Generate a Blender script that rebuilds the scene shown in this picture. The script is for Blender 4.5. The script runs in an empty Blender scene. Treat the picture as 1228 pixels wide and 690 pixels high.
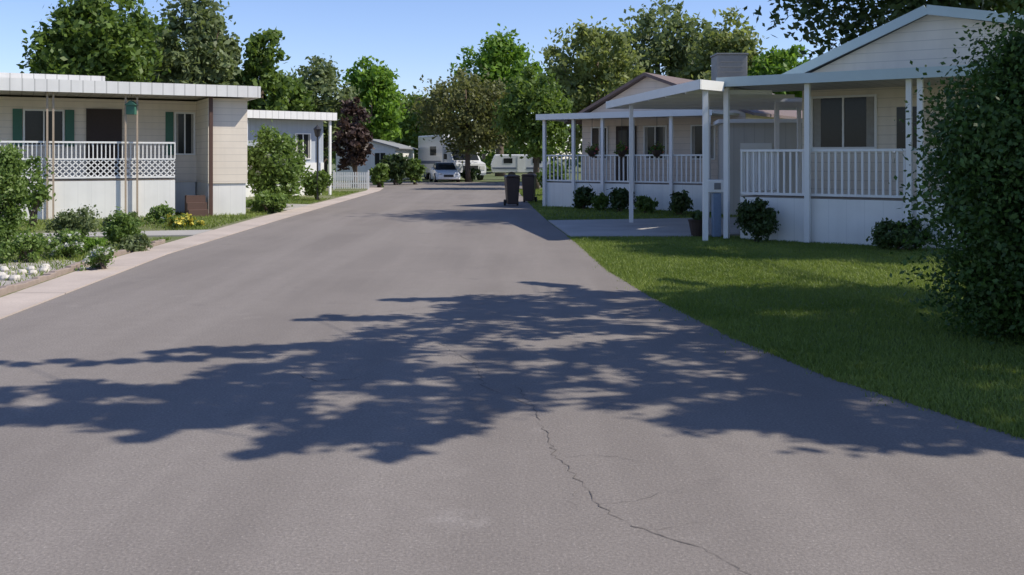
import bpy, math, random
import numpy as np
from mathutils import Vector, Matrix
random.seed(7); rng = np.random.default_rng(11)
S = bpy.context.scene; COL = S.collection
R = math.radians
SUN_EL = R(47); SUN_AZ = R(97)
SD = Vector((math.sin(SUN_AZ)*math.cos(SUN_EL), math.cos(SUN_AZ)*math.cos(SUN_EL), math.sin(SUN_EL)))
KX, KY = SD.x/SD.z, SD.y/SD.z

# ---------------------------------------------------------------- materials
def newmat(name):
    m = bpy.data.materials.new(name); m.use_nodes = True
    nt = m.node_tree; b = nt.nodes['Principled BSDF']
    return m, nt, b
def N(nt, t, **kw):
    n = nt.nodes.new(t)
    for k, v in kw.items(): setattr(n, k, v)
    return n
def mixc(nt, fac, a, b, blend='MIX'):
    n = N(nt, 'ShaderNodeMix', data_type='RGBA', blend_type=blend)
    if isinstance(fac, (int, float)): n.inputs[0].default_value = fac
    else: nt.links.new(fac, n.inputs[0])
    for i, c in ((6, a), (7, b)):
        if isinstance(c, tuple): n.inputs[i].default_value = (*c, 1)
        else: nt.links.new(c, n.inputs[i])
    return n.outputs[2]
def noise(nt, scale, detail=4, vec=None, rough=.55):
    n = N(nt, 'ShaderNodeTexNoise'); n.inputs['Scale'].default_value = scale
    n.inputs['Detail'].default_value = detail; n.inputs['Roughness'].default_value = rough
    if vec is not None: nt.links.new(vec, n.inputs['Vector'])
    return n.outputs['Fac']
def ramp(nt, fac, lo, hi, a=0., b=1.):
    n = N(nt, 'ShaderNodeMapRange'); nt.links.new(fac, n.inputs[0])
    n.inputs[1].default_value = lo; n.inputs[2].default_value = hi
    n.inputs[3].default_value = a; n.inputs[4].default_value = b
    return n.outputs[0]
def bump(nt, b, h, strength, dist):
    n = N(nt, 'ShaderNodeBump'); n.inputs['Strength'].default_value = strength
    n.inputs['Distance'].default_value = dist
    nt.links.new(h, n.inputs['Height']); nt.links.new(n.outputs[0], b.inputs['Normal'])
def pos(nt): return N(nt, 'ShaderNodeNewGeometry').outputs['Position']
def obc(nt): return N(nt, 'ShaderNodeTexCoord').outputs['Object']
def paint(name, c, rough=.6, var=.15, scale=3, metal=0):
    m, nt, b = newmat(name)
    f = ramp(nt, noise(nt, scale, 5, obc(nt)), .3, .7)
    d = tuple(x*(1-var) for x in c)
    g = ramp(nt, noise(nt, scale*14, 3, obc(nt)), .35, .65)
    c1 = mixc(nt, f, d, c)
    c2 = mixc(nt, g, c1, tuple(x*(1-var*.4) for x in c)); 
    nt.links.new(c2, b.inputs['Base Color']); b.inputs['Roughness'].default_value = rough
    b.inputs['Metallic'].default_value = metal
    return m
def siding(name, c, pitch=.2, axis=2, rough=.6, dark=.6, line=.1):
    m, nt, b = newmat(name)
    s = N(nt, 'ShaderNodeSeparateXYZ'); nt.links.new(obc(nt), s.inputs[0])
    d = N(nt, 'ShaderNodeMath', operation='DIVIDE'); nt.links.new(s.outputs[axis], d.inputs[0]); d.inputs[1].default_value = pitch
    fr = N(nt, 'ShaderNodeMath', operation='FRACT'); nt.links.new(d.outputs[0], fr.inputs[0])
    ln = ramp(nt, fr.outputs[0], line*.5, line, 1, 0)
    f = ramp(nt, noise(nt, 1.2, 4, obc(nt)), .3, .7)
    base = mixc(nt, f, tuple(x*.9 for x in c), c)
    mp = N(nt, 'ShaderNodeMapping'); nt.links.new(obc(nt), mp.inputs[0]); mp.inputs['Scale'].default_value = (5, 5, .3)
    base = mixc(nt, ramp(nt, noise(nt, 1, 2, mp.outputs[0]), .45, .9, 0, .25), base, tuple(x*.6 for x in c))
    nt.links.new(mixc(nt, ln, base, tuple(x*dark for x in c)), b.inputs['Base Color'])
    b.inputs['Roughness'].default_value = rough
    return m
def foliage(name, dark, light, trans=.3, nscale=.8, k=1.75):
    dark = tuple(x*k for x in dark); light = tuple(x*k for x in light)
    m = bpy.data.materials.new(name); m.use_nodes = True; nt = m.node_tree
    nt.nodes.clear()
    out = N(nt, 'ShaderNodeOutputMaterial')
    g = N(nt, 'ShaderNodeNewGeometry')
    r = g.outputs['Random Per Island']
    f = ramp(nt, noise(nt, nscale, 3, g.outputs['Position']), .35, .65)
    c1 = mixc(nt, f, dark, light)
    c2 = mixc(nt, ramp(nt, r, 0, 1, 0, .6), c1, tuple(.5*x for x in dark))
    c3 = mixc(nt, ramp(nt, r, .86, 1, 0, .6), c2, tuple(min(1, x*1.4) for x in light))
    p = N(nt, 'ShaderNodeBsdfPrincipled'); nt.links.new(c3, p.inputs['Base Color'])
    p.inputs['Roughness'].default_value = .5; p.inputs['Specular IOR Level'].default_value = .3
    t = N(nt, 'ShaderNodeBsdfTranslucent')
    nt.links.new(mixc(nt, .5, c3, (light[0]*1.3, light[1]*1.4, light[2]*.6)), t.inputs[0])
    mx = N(nt, 'ShaderNodeMixShader'); mx.inputs[0].default_value = trans
    nt.links.new(p.outputs[0], mx.inputs[1]); nt.links.new(t.outputs[0], mx.inputs[2])
    nt.links.new(mx.outputs[0], out.inputs[0])
    return m
def simple(name, c, rough=.5, metal=0, spec=.5):
    m, nt, b = newmat(name)
    f = ramp(nt, noise(nt, 20, 3, obc(nt)), .3, .7)
    nt.links.new(mixc(nt, f, tuple(.85*x for x in c), c), b.inputs['Base Color'])
    b.inputs['Roughness'].default_value = rough; b.inputs['Metallic'].default_value = metal
    b.inputs['Specular IOR Level'].default_value = spec
    return m

def asphalt():
    m, nt, b = newmat('asphalt'); P = pos(nt)
    fine = noise(nt, 60, 3, P, .7); mid = noise(nt, 6, 5, P); big = noise(nt, .35, 4, P); blot = noise(nt, 1.3, 6, P, .65)
    mp = N(nt, 'ShaderNodeMapping'); nt.links.new(P, mp.inputs[0]); mp.inputs['Scale'].default_value = (1.1, .07, 1)
    streak = noise(nt, 1, 4, mp.outputs[0])
    c = mixc(nt, ramp(nt, big, .38, .62), (.238, .210, .189), (.278, .246, .221))
    c = mixc(nt, ramp(nt, streak, .42, .66), c, (.315, .280, .252))
    c = mixc(nt, ramp(nt, mid, .3, .7, 0, .3), c, (.215, .189, .171))
    c = mixc(nt, ramp(nt, blot, .62, .70, 0, .3), c, (.38, .34, .31))
    c = mixc(nt, ramp(nt, blot, .30, .38, .3, 0), c, (.16, .14, .13))
    dn = N(nt, 'ShaderNodeVectorMath', operation='DISTANCE'); nt.links.new(P, dn.inputs[0]); dn.inputs[1].default_value = (-.27,4.5,0)
    ad = N(nt, 'ShaderNodeMath', operation='ADD'); nt.links.new(dn.outputs['Value'], ad.inputs[0]); nt.links.new(ramp(nt, mid, .2, .8, -.1, .14), ad.inputs[1])
    c = mixc(nt, ramp(nt, ad.outputs[0], .05, .2, .35, 0), c, (.46, .42, .39))
    c = mixc(nt, ramp(nt, fine, .35, .7), mixc(nt, .5, c, (.10, .088, .08)), c)
    c = mixc(nt, ramp(nt, fine, .64, .74, 0, .5), c, (.50, .46, .42))
    nt.links.new(c, b.inputs['Base Color']); b.inputs['Roughness'].default_value = .9
    b.inputs['Specular IOR Level'].default_value = .2
    bump(nt, b, fine, .6, .007)
    return m
def concrete(name, c, joint=0):
    m, nt, b = newmat(name); P = pos(nt)
    a = noise(nt, .9, 5, P); f = noise(nt, 45, 3, P, .7)
    k = mixc(nt, ramp(nt, a, .3, .7), tuple(.72*x for x in c), c)
    k = mixc(nt, ramp(nt, f, .4, .7, 0, .4), k, tuple(.6*x for x in c))
    if joint:
        s = N(nt, 'ShaderNodeSeparateXYZ'); nt.links.new(P, s.inputs[0])
        d = N(nt, 'ShaderNodeMath', operation='DIVIDE'); nt.links.new(s.outputs[1], d.inputs[0]); d.inputs[1].default_value = joint
        fr = N(nt, 'ShaderNodeMath', operation='FRACT'); nt.links.new(d.outputs[0], fr.inputs[0])
        k = mixc(nt, ramp(nt, fr.outputs[0], .006, .012, .8, 0), k, tuple(.25*x for x in c))
    nt.links.new(k, b.inputs['Base Color']); b.inputs['Roughness'].default_value = .85
    bump(nt, b, f, .3, .005)
    return m
def groundmat(name, a, b_, c, s=1.2):
    m, nt, b = newmat(name); P = pos(nt)
    k = mixc(nt, ramp(nt, noise(nt, s, 5, P), .35, .65), a, b_)
    k = mixc(nt, ramp(nt, noise(nt, 30, 4, P, .7), .4, .7), k, c)
    nt.links.new(k, b.inputs['Base Color']); b.inputs['Roughness'].default_value = .95
    bump(nt, b, noise(nt, 40, 3, P), .8, .03)
    return m

M = {}
M['asphalt'] = asphalt()
M['crack'] = simple('crack_dark', (.12, .105, .095), .95)
M['gutter'] = concrete('gutter_concrete', (.56, .47, .40), 3.)
M['drive'] = concrete('drive_concrete', (.46, .43, .39))
M['lawn'] = groundmat('lawn_soil', (.11, .15, .03), (.16, .19, .045), (.075, .105, .025))
M['yard'] = groundmat('yard_ground', (.13, .16, .05), (.26, .23, .14), (.10, .12, .04), .8)
M['gravel'] = groundmat('pale_gravel', (.42, .38, .33), (.55, .51, .46), (.25, .22, .19), 4)
M['ground'] = groundmat('far_ground', (.10, .13, .04), (.17, .17, .09), (.08, .11, .03), .2)
M['blade'] = foliage('grass_blade', (.070, .105, .018), (.165, .20, .045), .3, .45, 1.75)
M['white'] = paint('white_paint', (.84, .83, .80), .45, .10)
M['whitesid'] = siding('white_skirting', (.87, .85, .80), .35, 0, .5, .85, .05)
M['cream2'] = siding('pale_cream_siding', (.82, .73, .61), .2, dark=.72)
M['pink'] = siding('pinkish_siding', (.76, .65, .56), .22, dark=.72)
M['bluegrey'] = siding('blue_grey_panel', (.42, .46, .51), .25, 0, .5, .75, .08)
M['greysid'] = siding('light_grey_siding', (.56, .54, .50), .3, 0, .5, .75, .08)
M['roofwhite'] = siding('ribbed_white_metal', (.84, .82, .78), .3, 0, .4, .6, .14)
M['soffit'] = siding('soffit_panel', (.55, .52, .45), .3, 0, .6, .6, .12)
M['brownroof'] = paint('brown_shingle', (.20, .15, .14), .9, .35, 6)
M['greyroof'] = paint('grey_shingle', (.28, .29, .30), .9, .3, 6)
M['bluetrim'] = paint('pale_blue_trim', (.54, .64, .64), .5, .12)
M['glass'] = simple('window_glass', (.022, .025, .026), .12, 0, .22)
M['curtain'] = paint('curtain', (.40, .38, .34), .9, .3, 10)
M['dark'] = simple('dark_recess', (.045, .03, .025), .7)
M['shutter'] = simple('green_shutter', (.05, .16, .11), .6)
M['brownpost'] = simple('brown_post', (.10, .05, .035), .6)
M['tanpost'] = simple('tan_iron', (.42, .33, .24), .5)
M['deck'] = siding('deck_boards', (.30, .26, .22), .14, 1, .8)
M['step'] = paint('brown_steps', (.13, .075, .055), .8, .3)
M['bark'] = paint('bark', (.15, .11, .08), .95, .5, 8)
M['bin'] = paint('bin_plastic', (.060, .040, .034), .5, .3)
M['rubber'] = simple('rubber', (.02, .02, .02), .8)
M['black'] = simple('black_metal', (.02, .02, .022), .5)
M['blue'] = simple('blue_grey_enamel', (.20, .27, .38), .45)
M['metalgrey'] = paint('galvanised', (.23, .23, .23), .6, .2, 6, .2)
M['pot'] = simple('dark_brown_glaze', (.05, .03, .022), .6)
M['rock'] = paint('white_rock', (.66, .61, .54), .9, .3, 9)
M['brick'] = paint('edging_brick', (.38, .30, .25), .9, .4, 9)
M['carpaint'] = simple('white_car_paint', (.75, .76, .78), .25)
M['chrome'] = simple('chrome', (.6, .6, .62), .2, .9)
M['lamp'] = simple('lamp_glass', (.6, .6, .58), .2)
M['stripe'] = simple('blue_grey_stripe', (.12, .15, .22), .4)
M['flowerw'] = foliage('white_petals', (.6, .6, .55), (.8, .8, .75), .2, k=1)
M['flowery'] = foliage('yellow_petals', (.6, .5, .08), (.8, .7, .15), .2, k=1)
M['flowerr'] = foliage('red_petals', (.4, .04, .06), (.6, .08, .12), .2, k=1)
M['f_mid'] = foliage('leaves_mid_green', (.050, .085, .018), (.105, .15, .032), .35)
M['f_dark'] = foliage('leaves_dark_green', (.022, .038, .012), (.05, .076, .021), .22)
M['f_bright'] = foliage('leaves_bright_green', (.065, .125, .015), (.125, .20, .03), .4)
M['f_grey'] = foliage('leaves_grey_green', (.07, .092, .04), (.13, .155, .07), .35, k=1.9)
M['f_willow'] = foliage('leaves_willow', (.095, .12, .04), (.18, .20, .075), .4)
M['f_olive'] = foliage('leaves_olive', (.075, .08, .03), (.13, .135, .052), .35)
M['f_purple'] = foliage('leaves_maroon', (.034, .022, .018), (.06, .036, .03), .2)
M['f_shrub'] = foliage('leaves_big_shrub', (.024, .050, .013), (.060, .108, .025), .28, 2.2)
M['f_lilac'] = foliage('leaves_lilac_bush', (.055, .088, .02), (.105, .15, .04), .35, 2, k=2.1)
M['f_shade'] = foliage('leaves_shade_tree', (.035, .06, .015), (.08, .12, .03), .10)

# ---------------------------------------------------------------- mesh helpers
class MB:
    def __init__(s): s.v = []; s.f = []
    def add(s, vs, fs):
        o = len(s.v); s.v += [tuple(v) for v in vs]; s.f += [tuple(i+o for i in f) for f in fs]; return s
    def box(s, x0, x1, y0, y1, z0, z1):
        return s.add([(x0,y0,z0),(x1,y0,z0),(x1,y1,z0),(x0,y1,z0),(x0,y0,z1),(x1,y0,z1),(x1,y1,z1),(x0,y1,z1)],
                     [(0,3,2,1),(4,5,6,7),(0,1,5,4),(1,2,6,5),(2,3,7,6),(3,0,4,7)])
    def prism(s, pts, z0, z1):
        n = len(pts)
        return s.add([(x,y,z0) for x,y in pts]+[(x,y,z1) for x,y in pts],
                     [tuple(range(n))[::-1], tuple(range(n,2*n))]+[(i,(i+1)%n,n+(i+1)%n,n+i) for i in range(n)])
    def xprism(s, prof, y0, y1):
        n = len(prof)
        return s.add([(x,y0,z) for x,z in prof]+[(x,y1,z) for x,z in prof],
                     [tuple(range(n)), tuple(range(n,2*n))[::-1]]+[(i,n+i,n+(i+1)%n,(i+1)%n) for i in range(n)])
    def bar(s, p, q, w, h=None):
        h = h or w; p = Vector(p); q = Vector(q); d = (q-p).normalized()
        up = Vector((0,0,1)) if abs(d.z) < .95 else Vector((1,0,0))
        a = d.cross(up).normalized()*w/2; b = a.cross(d).normalized()*h/2
        vs = [p-a-b,p+a-b,p+a+b,p-a+b,q-a-b,q+a-b,q+a+b,q-a+b]
        return s.add(vs, [(0,1,2,3),(7,6,5,4),(0,4,5,1),(1,5,6,2),(2,6,7,3),(3,7,4,0)])
    def tube(s, pts, rad, n=8):
        pts = [Vector(p) for p in pts]; rings = []
        for i, p in enumerate(pts):
            d = (pts[min(i+1,len(pts)-1)]-pts[max(i-1,0)]).normalized()
            up = Vector((0,0,1)) if abs(d.z) < .9 else Vector((1,0,0))
            a = d.cross(up).normalized(); b = d.cross(a)
            r = rad[i] if isinstance(rad, (list, tuple)) else rad
            rings += [p+(a*math.cos(2*math.pi*k/n)+b*math.sin(2*math.pi*k/n))*r for k in range(n)]
        fs = []
        for i in range(len(pts)-1):
            for k in range(n):
                fs.append((i*n+k, i*n+(k+1)%n, (i+1)*n+(k+1)%n, (i+1)*n+k))
        fs.append(tuple(range(n))[::-1]); fs.append(tuple(range((len(pts)-1)*n, len(pts)*n)))
        return s.add(rings, fs)
    def build(s, name, mat, parent=None, smooth=False, bev=0, loc=(0,0,0)):
        me = bpy.data.meshes.new(name); me.from_pydata(s.v, [], s.f); me.update()
        import bmesh
        if len(s.f) < 4000:
            bm = bmesh.new(); bm.from_mesh(me); bmesh.ops.recalc_face_normals(bm, faces=bm.faces); bm.to_mesh(me); bm.free()
        me.materials.append(mat)
        if smooth: me.polygons.foreach_set('use_smooth', [True]*len(me.polygons))
        o = bpy.data.objects.new(name, me); COL.objects.link(o); o.location = loc
        if parent: o.parent = parent
        if bev:
            b = o.modifiers.new('bevel', 'BEVEL'); b.width = bev; b.segments = 2; b.limit_method = 'ANGLE'
        return o
def empty(name, label, cat, loc=(0,0,0), rz=0, group=None):
    o = bpy.data.objects.new(name, None); COL.objects.link(o); o.location = loc; o.rotation_euler = (0,0,rz)
    o.empty_display_size = .2
    o['label'] = label; o['category'] = cat
    if group: o['group'] = group
    return o
def tag(o, label, cat, group=None, kind=None):
    o['label'] = label; o['category'] = cat
    if group: o['group'] = group
    if kind: o['kind'] = kind
    return o
def struct(o, label, cat): return tag(o, label, cat, None, 'structure')
def sheet(name, pts, z, mat):
    return MB().add([(x,y,z) for x,y in pts], [tuple(range(len(pts)))]).build(name, mat)

def leaf_mesh(name, C, Rr, n, size, mat, parent=None, squash=1., droop=0., elong=1.7, spill=.25):
    C = np.asarray(C, float); Rr = np.asarray(Rr, float)
    k = len(C); idx = np.repeat(np.arange(k), n); T = len(idx)
    d = rng.normal(size=(T,3)); d /= np.linalg.norm(d, axis=1)[:,None]
    rad = rng.random(T)**.5*(1+spill*rng.normal(size=T).clip(-1,2))
    off = d*rad[:,None]*Rr[idx][:,None]; off[:,2] *= squash
    P = C[idx]+off
    a = rng.normal(size=(T,3)); a[:,2] -= droop; a /= np.linalg.norm(a, axis=1)[:,None]
    nn = d*.7+rng.normal(size=(T,3))*.6+np.array([0,0,.35])
    b = np.cross(nn, a); b /= (np.linalg.norm(b, axis=1)[:,None]+1e-9)
    s = size*(.5+.9*rng.random(T))[:,None]
    A = a*s*elong*.5; B = b*s*.5
    V = np.stack([P-A, P+B-A*.1, P+A, P-B-A*.1], axis=1).reshape(-1,3)
    me = bpy.data.meshes.new(name)
    me.vertices.add(4*T); me.vertices.foreach_set('co', V.ravel())
    me.loops.add(4*T); me.loops.foreach_set('vertex_index', np.arange(4*T, dtype=np.int32))
    me.polygons.add(T); me.polygons.foreach_set('loop_start', np.arange(0,4*T,4, dtype=np.int32))
    try: me.polygons.foreach_set('loop_total', np.full(T,4, dtype=np.int32))
    except Exception: pass
    me.update(calc_edges=True); me.materials.append(mat)
    o = bpy.data.objects.new(name, me); COL.objects.link(o)
    if parent: o.parent = parent
    return o

def clumps(rx, ry, zb, zt, n, cr, rough=.3, cone=0.):
    out = []; rad = []
    lob = [(rng.normal(size=3), rng.random()) for _ in range(9)]
    lob = [(v/np.linalg.norm(v), a) for v, a in lob]
    for i in range(n):
        d = rng.normal(size=3); d /= np.linalg.norm(d)
        f = (.25+.75*rng.random()**.55)
        f *= 1-rough*.5+rough*max([max(0,float(np.dot(d,v)))**3*a for v, a in lob])
        z = d[2]*f; t = (z+1)/2
        w = 1-cone*t
        out.append((d[0]*f*rx*w, d[1]*f*ry*w, zb+(zt-zb)*t)); rad.append(cr*(.5+.8*rng.random()))
    return out, rad
def tree(label, X, Y, top, rad, zb, mat, leaf=.3, n=90, nl=55, cr=None, name='tree', cat='tree', group=None, trunk=None, rough=.4, cone=.25, tm='bark', droop=0.):
    t = empty(name, label, cat, (X,Y,0), 0, group)
    cr = cr or rad*.27
    C, Rr = clumps(rad*1.15-cr*.4, rad*1.15-cr*.4, zb+cr*.4, top+(top-zb)*.06-cr*.5, n, cr, rough, cone)
    tr = trunk or max(.1, top*.028)
    m = MB(); mid = zb+(top-zb)*.45
    bx, by = random.uniform(-.2,.2), random.uniform(-.2,.2)
    m.tube([(0,0,-.05),(bx*.3,by*.3,zb*.5),(bx,by,mid),(bx*1.4,by*1.4,zb+(top-zb)*.8)], [tr*1.35,tr,tr*.65,tr*.2])
    for i in range(7):
        c = Vector(C[random.randrange(len(C))]); z0 = max(.4, zb*.75)+random.random()*(mid-zb*.75)
        p = Vector((bx*.6,by*.6,z0)); q = p.lerp(c,.5)+Vector((0,0,.1*rad))
        m.tube([p,q,c],[tr*.45,tr*.28,tr*.1],6)
    m.build('trunk', M[tm], t, True)
    leaf_mesh('crown', C, Rr, nl, leaf, M[mat], t, .85, droop, spill=.3)
    return t
def bush(label, X, Y, w, h, mat, leaf=.06, n=40, nl=90, name='shrub', cat='shrub', group=None, flowers=None, depth=None, zb=0.0, cone=.15, nf=60, fl=.05, rough=.35, spill=.25):
    t = empty(name, label, cat, (X,Y,0), 0, group)
    r = w/2; cr = min(r,h*.6)*.36
    C, Rr = clumps(r-cr*.5, (depth or w)/2-cr*.5, zb+cr*.5, h-cr*.6, n, cr, rough, cone)
    m = MB()
    for i in range(5):
        c = C[random.randrange(len(C))]
        m.tube([(random.uniform(-.1,.1)*w,random.uniform(-.1,.1)*w,-.02),(c[0]*.4,c[1]*.4,c[2]*.5),c],[.02+.012*h,.015+.008*h,.005],6)
    m.build('stem', M['bark'], t, True)
    leaf_mesh('foliage', C, Rr, nl, leaf, M[mat], t, .9, spill=spill)
    if flowers:
        C2 = [C[i] for i in rng.integers(0,len(C),nf)]
        Cf = [(c[0]*1.1+rng.normal()*.03, c[1]*1.1+rng.normal()*.03, c[2]+cr*.5*rng.random()) for c in C2]
        leaf_mesh('blossom', Cf, [fl]*len(Cf), 8, fl, M[flowers], t)
    return t

# ---------------------------------------------------------------- ground
ER = [(9,-8),(5.6,1),(4.1,4.2),(3.1,5.84),(2.48,7.4),(2.1,9.1),(1.71,11.85),(1.46,14.5),(1.29,19.55),(1.0,25),(.74,32.6),(.4,45),(.3,53),(2,56),(45,57)]
EL = [(-4.2,-8),(-4.9,5),(-5.4,10.1),(-6.1,17),(-6.4,26),(-6.6,35.5),(-6.9,50),(-7.3,54.5),(-9,57),(-45,59)]
OL = [(-5.2,-8),(-5.75,5),(-6.2,11.7),(-6.75,16.3),(-7.2,26.4),(-7.35,36),(-7.6,50),(-8.1,54.5),(-9.6,56.3),(-45,58.3)]
g = sheet('ground', [(-1500,-400),(1500,-400),(1500,2500),(-1500,2500)], -.03, M['ground']); struct(g, 'flat grassy ground reaching to the horizon behind the houses', 'ground')
r = sheet('road', EL+[(-45,69),(45,68)]+ER[::-1], 0, M['asphalt']); struct(r, 'worn grey asphalt road with tree shadows and thin cracks', 'road')
l = sheet('lawn', ER+[(45,-8)], -.01, M['lawn']); struct(l, 'green mown lawn on the right of the road', 'lawn')
y = sheet('yard', OL+[(-45,-8)], -.01, M['yard']); struct(y, 'patchy planted yard ground on the left of the road', 'yard')
gs = MB().prism(EL+OL[::-1], -.02, .015).build('gutter', M['gutter']); struct(gs, 'pale pinkish concrete gutter strip along the left road edge', 'gutter')
d = MB().prism([(1.27,20.7),(4.1,20.9),(9.5,23.5),(9.5,28.5),(4,26.7),(.98,26)], -.02, .02).build('driveway', M['drive']); struct(d, 'concrete driveway under the white carport', 'driveway')
d = MB().prism([(-6.98,21.0),(-7.05,22.6),(-11,21.4),(-11,20.4)], -.02, .02).build('path', M['drive']); struct(d, 'narrow pale concrete path crossing the left yard to the porch house', 'path')
d = MB().prism([(-7.3,31.2),(-7.33,35),(-12.5,37),(-12.5,34)], -.02, .02).build('driveway', M['drive']); struct(d, 'pale concrete drive between the two houses on the left', 'driveway')
gb = sheet('gravel_bed', [(-6.6,12.2),(-6.85,15.5),(-7.6,16.2),(-9.5,15.8),(-10,13.5),(-8.6,12)], -.004, M['gravel']); struct(gb, 'pale gravel bed with white rocks beside the left kerb', 'gravel bed')
def crack(pts, w):
    P = []
    for a, b in zip(pts, pts[1:]):
        n = max(2, int(math.dist(a,b)/.045))
        for i in range(n):
            t = i/n; P.append((a[0]+(b[0]-a[0])*t+random.gauss(0,.012), a[1]+(b[1]-a[1])*t+random.gauss(0,.012)))
    P.append(pts[-1]); vs = []; fs = []
    for i, p in enumerate(P):
        q = P[min(i+1,len(P)-1)]; o = P[max(i-1,0)]
        d = Vector((q[0]-o[0], q[1]-o[1])).normalized(); nrm = Vector((-d.y, d.x)); ww = w*random.uniform(.05,1)*min(1,(i+1)/4,(len(P)-i)/4)
        vs += [(p[0]+nrm.x*ww/2,p[1]+nrm.y*ww/2,.003),(p[0]-nrm.x*ww/2,p[1]-nrm.y*ww/2,.003)]
        if i: k = 2*i; fs.append((k-2,k-1,k+1,k))
    return MB().add(vs, fs).build('crack', M['crack'], r)
crack([(.02,7.2),(.148,6.56),(.21,5.92),(.255,5.43),(.375,5.01),(.414,4.71),(.56,4.42),(.85,4.14),(.97,3.91),(1.1,3.4)], .0068)
crack([(.414,4.71),(.62,4.75),(.8,4.9),(1.1,4.85)], .003)
crack([(.375,5.01),(.3,4.85),(.33,4.6)], .003)
crack([(.56,4.42),(.7,4.4),(.95,4.5)], .003)
crack([(.148,6.56),(-.2,7.1),(-.3,7.9),(-.7,8.9)], .008)
crack([(-1.75,7.6),(-1.5,7.3),(-1.25,7.35),(-1.15,7.5)], .010)
crack([(-1.9,10.2),(-1,10.9),(.2,11.4),(1.5,12)], .008)
crack([(.255,5.43),(.5,5.5),(.75,5.35)], .004)

# ---------------------------------------------------------------- grass blades
def erx(yv):
    ys = [p[1] for p in ER[:13]]; xs = [p[0] for p in ER[:13]]
    return np.interp(yv, ys, xs)
def olx(yv): return np.interp(yv, [p[1] for p in OL[:8]], [p[0] for p in OL[:8]])
def blades(name, X, Y, h, w, mat, z=-.01):
    T = len(X); ang = rng.random(T)*6.283; hh = h*(.5+rng.random(T)); lean = rng.normal(size=(T,2))*.5
    dx, dy = np.cos(ang)*w/2, np.sin(ang)*w/2; Z = np.full(T, z)
    V = np.stack([np.stack([X-dx,Y-dy,Z],1), np.stack([X+dx,Y+dy,Z],1), np.stack([X+lean[:,0]*hh,Y+lean[:,1]*hh,Z+hh],1)],1).reshape(-1,3)
    me = bpy.data.meshes.new(name); me.vertices.add(3*T); me.vertices.foreach_set('co', V.ravel())
    me.loops.add(3*T); me.loops.foreach_set('vertex_index', np.arange(3*T, dtype=np.int32))
    me.polygons.add(T); me.polygons.foreach_set('loop_start', np.arange(0,3*T,3, dtype=np.int32))
    try: me.polygons.foreach_set('loop_total', np.full(T,3, dtype=np.int32))
    except Exception: pass
    me.update(calc_edges=True); me.materials.append(mat)
    o = bpy.data.objects.new(name, me); COL.objects.link(o); return o
n = 260000
Yb = 4.5+16.3*rng.random(n)**1.35
Xb = erx(Yb)-.03+rng.random(n)**1.15*(1.2+Yb*.42)
Xb += np.where(rng.random(n)<.05, -np.abs(rng.normal(size=n))*.06*(1+np.sin(Yb*3.1)+np.sin(Yb*7.7)), 0)
tag(blades('grass', Xb, Yb, .036, .012, M['blade']), 'short mown grass blades of the near right lawn', 'grass', None, 'stuff')
n = 40000
Yb = 26.6+26*rng.random(n); Xb = erx(Yb)+rng.random(n)*7
tag(blades('grass', Xb, Yb, .05, .03, M['blade']), 'grass verge beyond the carport driveway', 'grass', None, 'stuff')
n = 80000
Yb = 9+40*rng.random(n)**1.5; Xb = olx(Yb)-.25-rng.random(n)**1.2*8
ok = (np.sin(Xb*1.7+Yb*.9)+np.sin(Yb*.6-Xb*.5)+rng.normal(size=n)*.5) > -.6
ok &= ~((Yb>20.3)&(Yb<22.6)&(Xb>-11)); ok &= ~((Yb>12)&(Yb<15.8)&(Xb>-9.5)&(rng.random(n)<.6))
tag(blades('grass', Xb[ok], Yb[ok], .07, .022, M['blade']), 'patchy grass and ground cover of the left yards', 'grass', None, 'stuff')

# ---------------------------------------------------------------- house parts
def window(par, u0, u1, v, z0, z1, curtain=False, fm='white', mull=True, name='window'):
    t = .05; m = MB()
    m.box(u0-t,u0,v-.05,v+.02,z0-t,z1+t).box(u1,u1+t,v-.05,v+.02,z0-t,z1+t).box(u0,u1,v-.05,v+.02,z1,z1+t).box(u0,u1,v-.06,v+.02,z0-t,z0)
    if mull: c = (u0+u1)/2; m.box(c-.02,c+.02,v-.04,v+.01,z0,z1)
    w = m.build(name, M[fm], par)
    MB().box(u0,u1,v-.012,v-.004,z0,z1).build('pane', M['glass'], w)
    if curtain:
        k = (u1-u0)*.13
        MB().box(u0,u0+k,v-.02,v-.014,z0,z1).build('curtain', M['curtain'], w)
        MB().box(u1-k,u1,v-.02,v-.014,z0,z1).build('curtain', M['curtain'], w)
    return w
def railing(p, q, z0, z1, sp=.13, w=.04, lattice=False):
    m = MB(); p = Vector((*p, 0)) if len(p)==2 else Vector(p); q = Vector((*q,0)) if len(q)==2 else Vector(q)
    up = Vector((0,0,1)); L = (q-p).length
    m.bar(p+up*z1, q+up*z1, .09, .05); m.bar(p+up*(z0+.06), q+up*(z0+.06), .05, .05)
    n = int(L/sp)
    if lattice:
        mid = z0+(z1-z0)*.55
        m.bar(p+up*mid, q+up*mid, .05, .04)
        s2 = .16; h = mid-z0-.06; k = int(L/s2); st = L/k; d = (q-p)/L
        for i in range(-3, k+1):
            for sg in (1,-1):
                a = i*st; b = a+h
                a0, b0 = max(a,0), min(b,L)
                if b0 <= a0: continue
                za, zb_ = (a0-a)/h*h, (b0-a)/h*h
                if sg < 0: za, zb_ = h-za, h-zb_
                m.bar(p+d*a0+up*(z0+.06+za), p+d*b0+up*(z0+.06+zb_), .02, .03)
        for i in range(n+1):
            c = p.lerp(q, i/n); m.bar(c+up*mid, c+up*z1, .03, .03)
    else:
        for i in range(n+1):
            c = p.lerp(q, i/n); m.bar(c+up*(z0+.06), c+up*z1, w, w)
    return m

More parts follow.
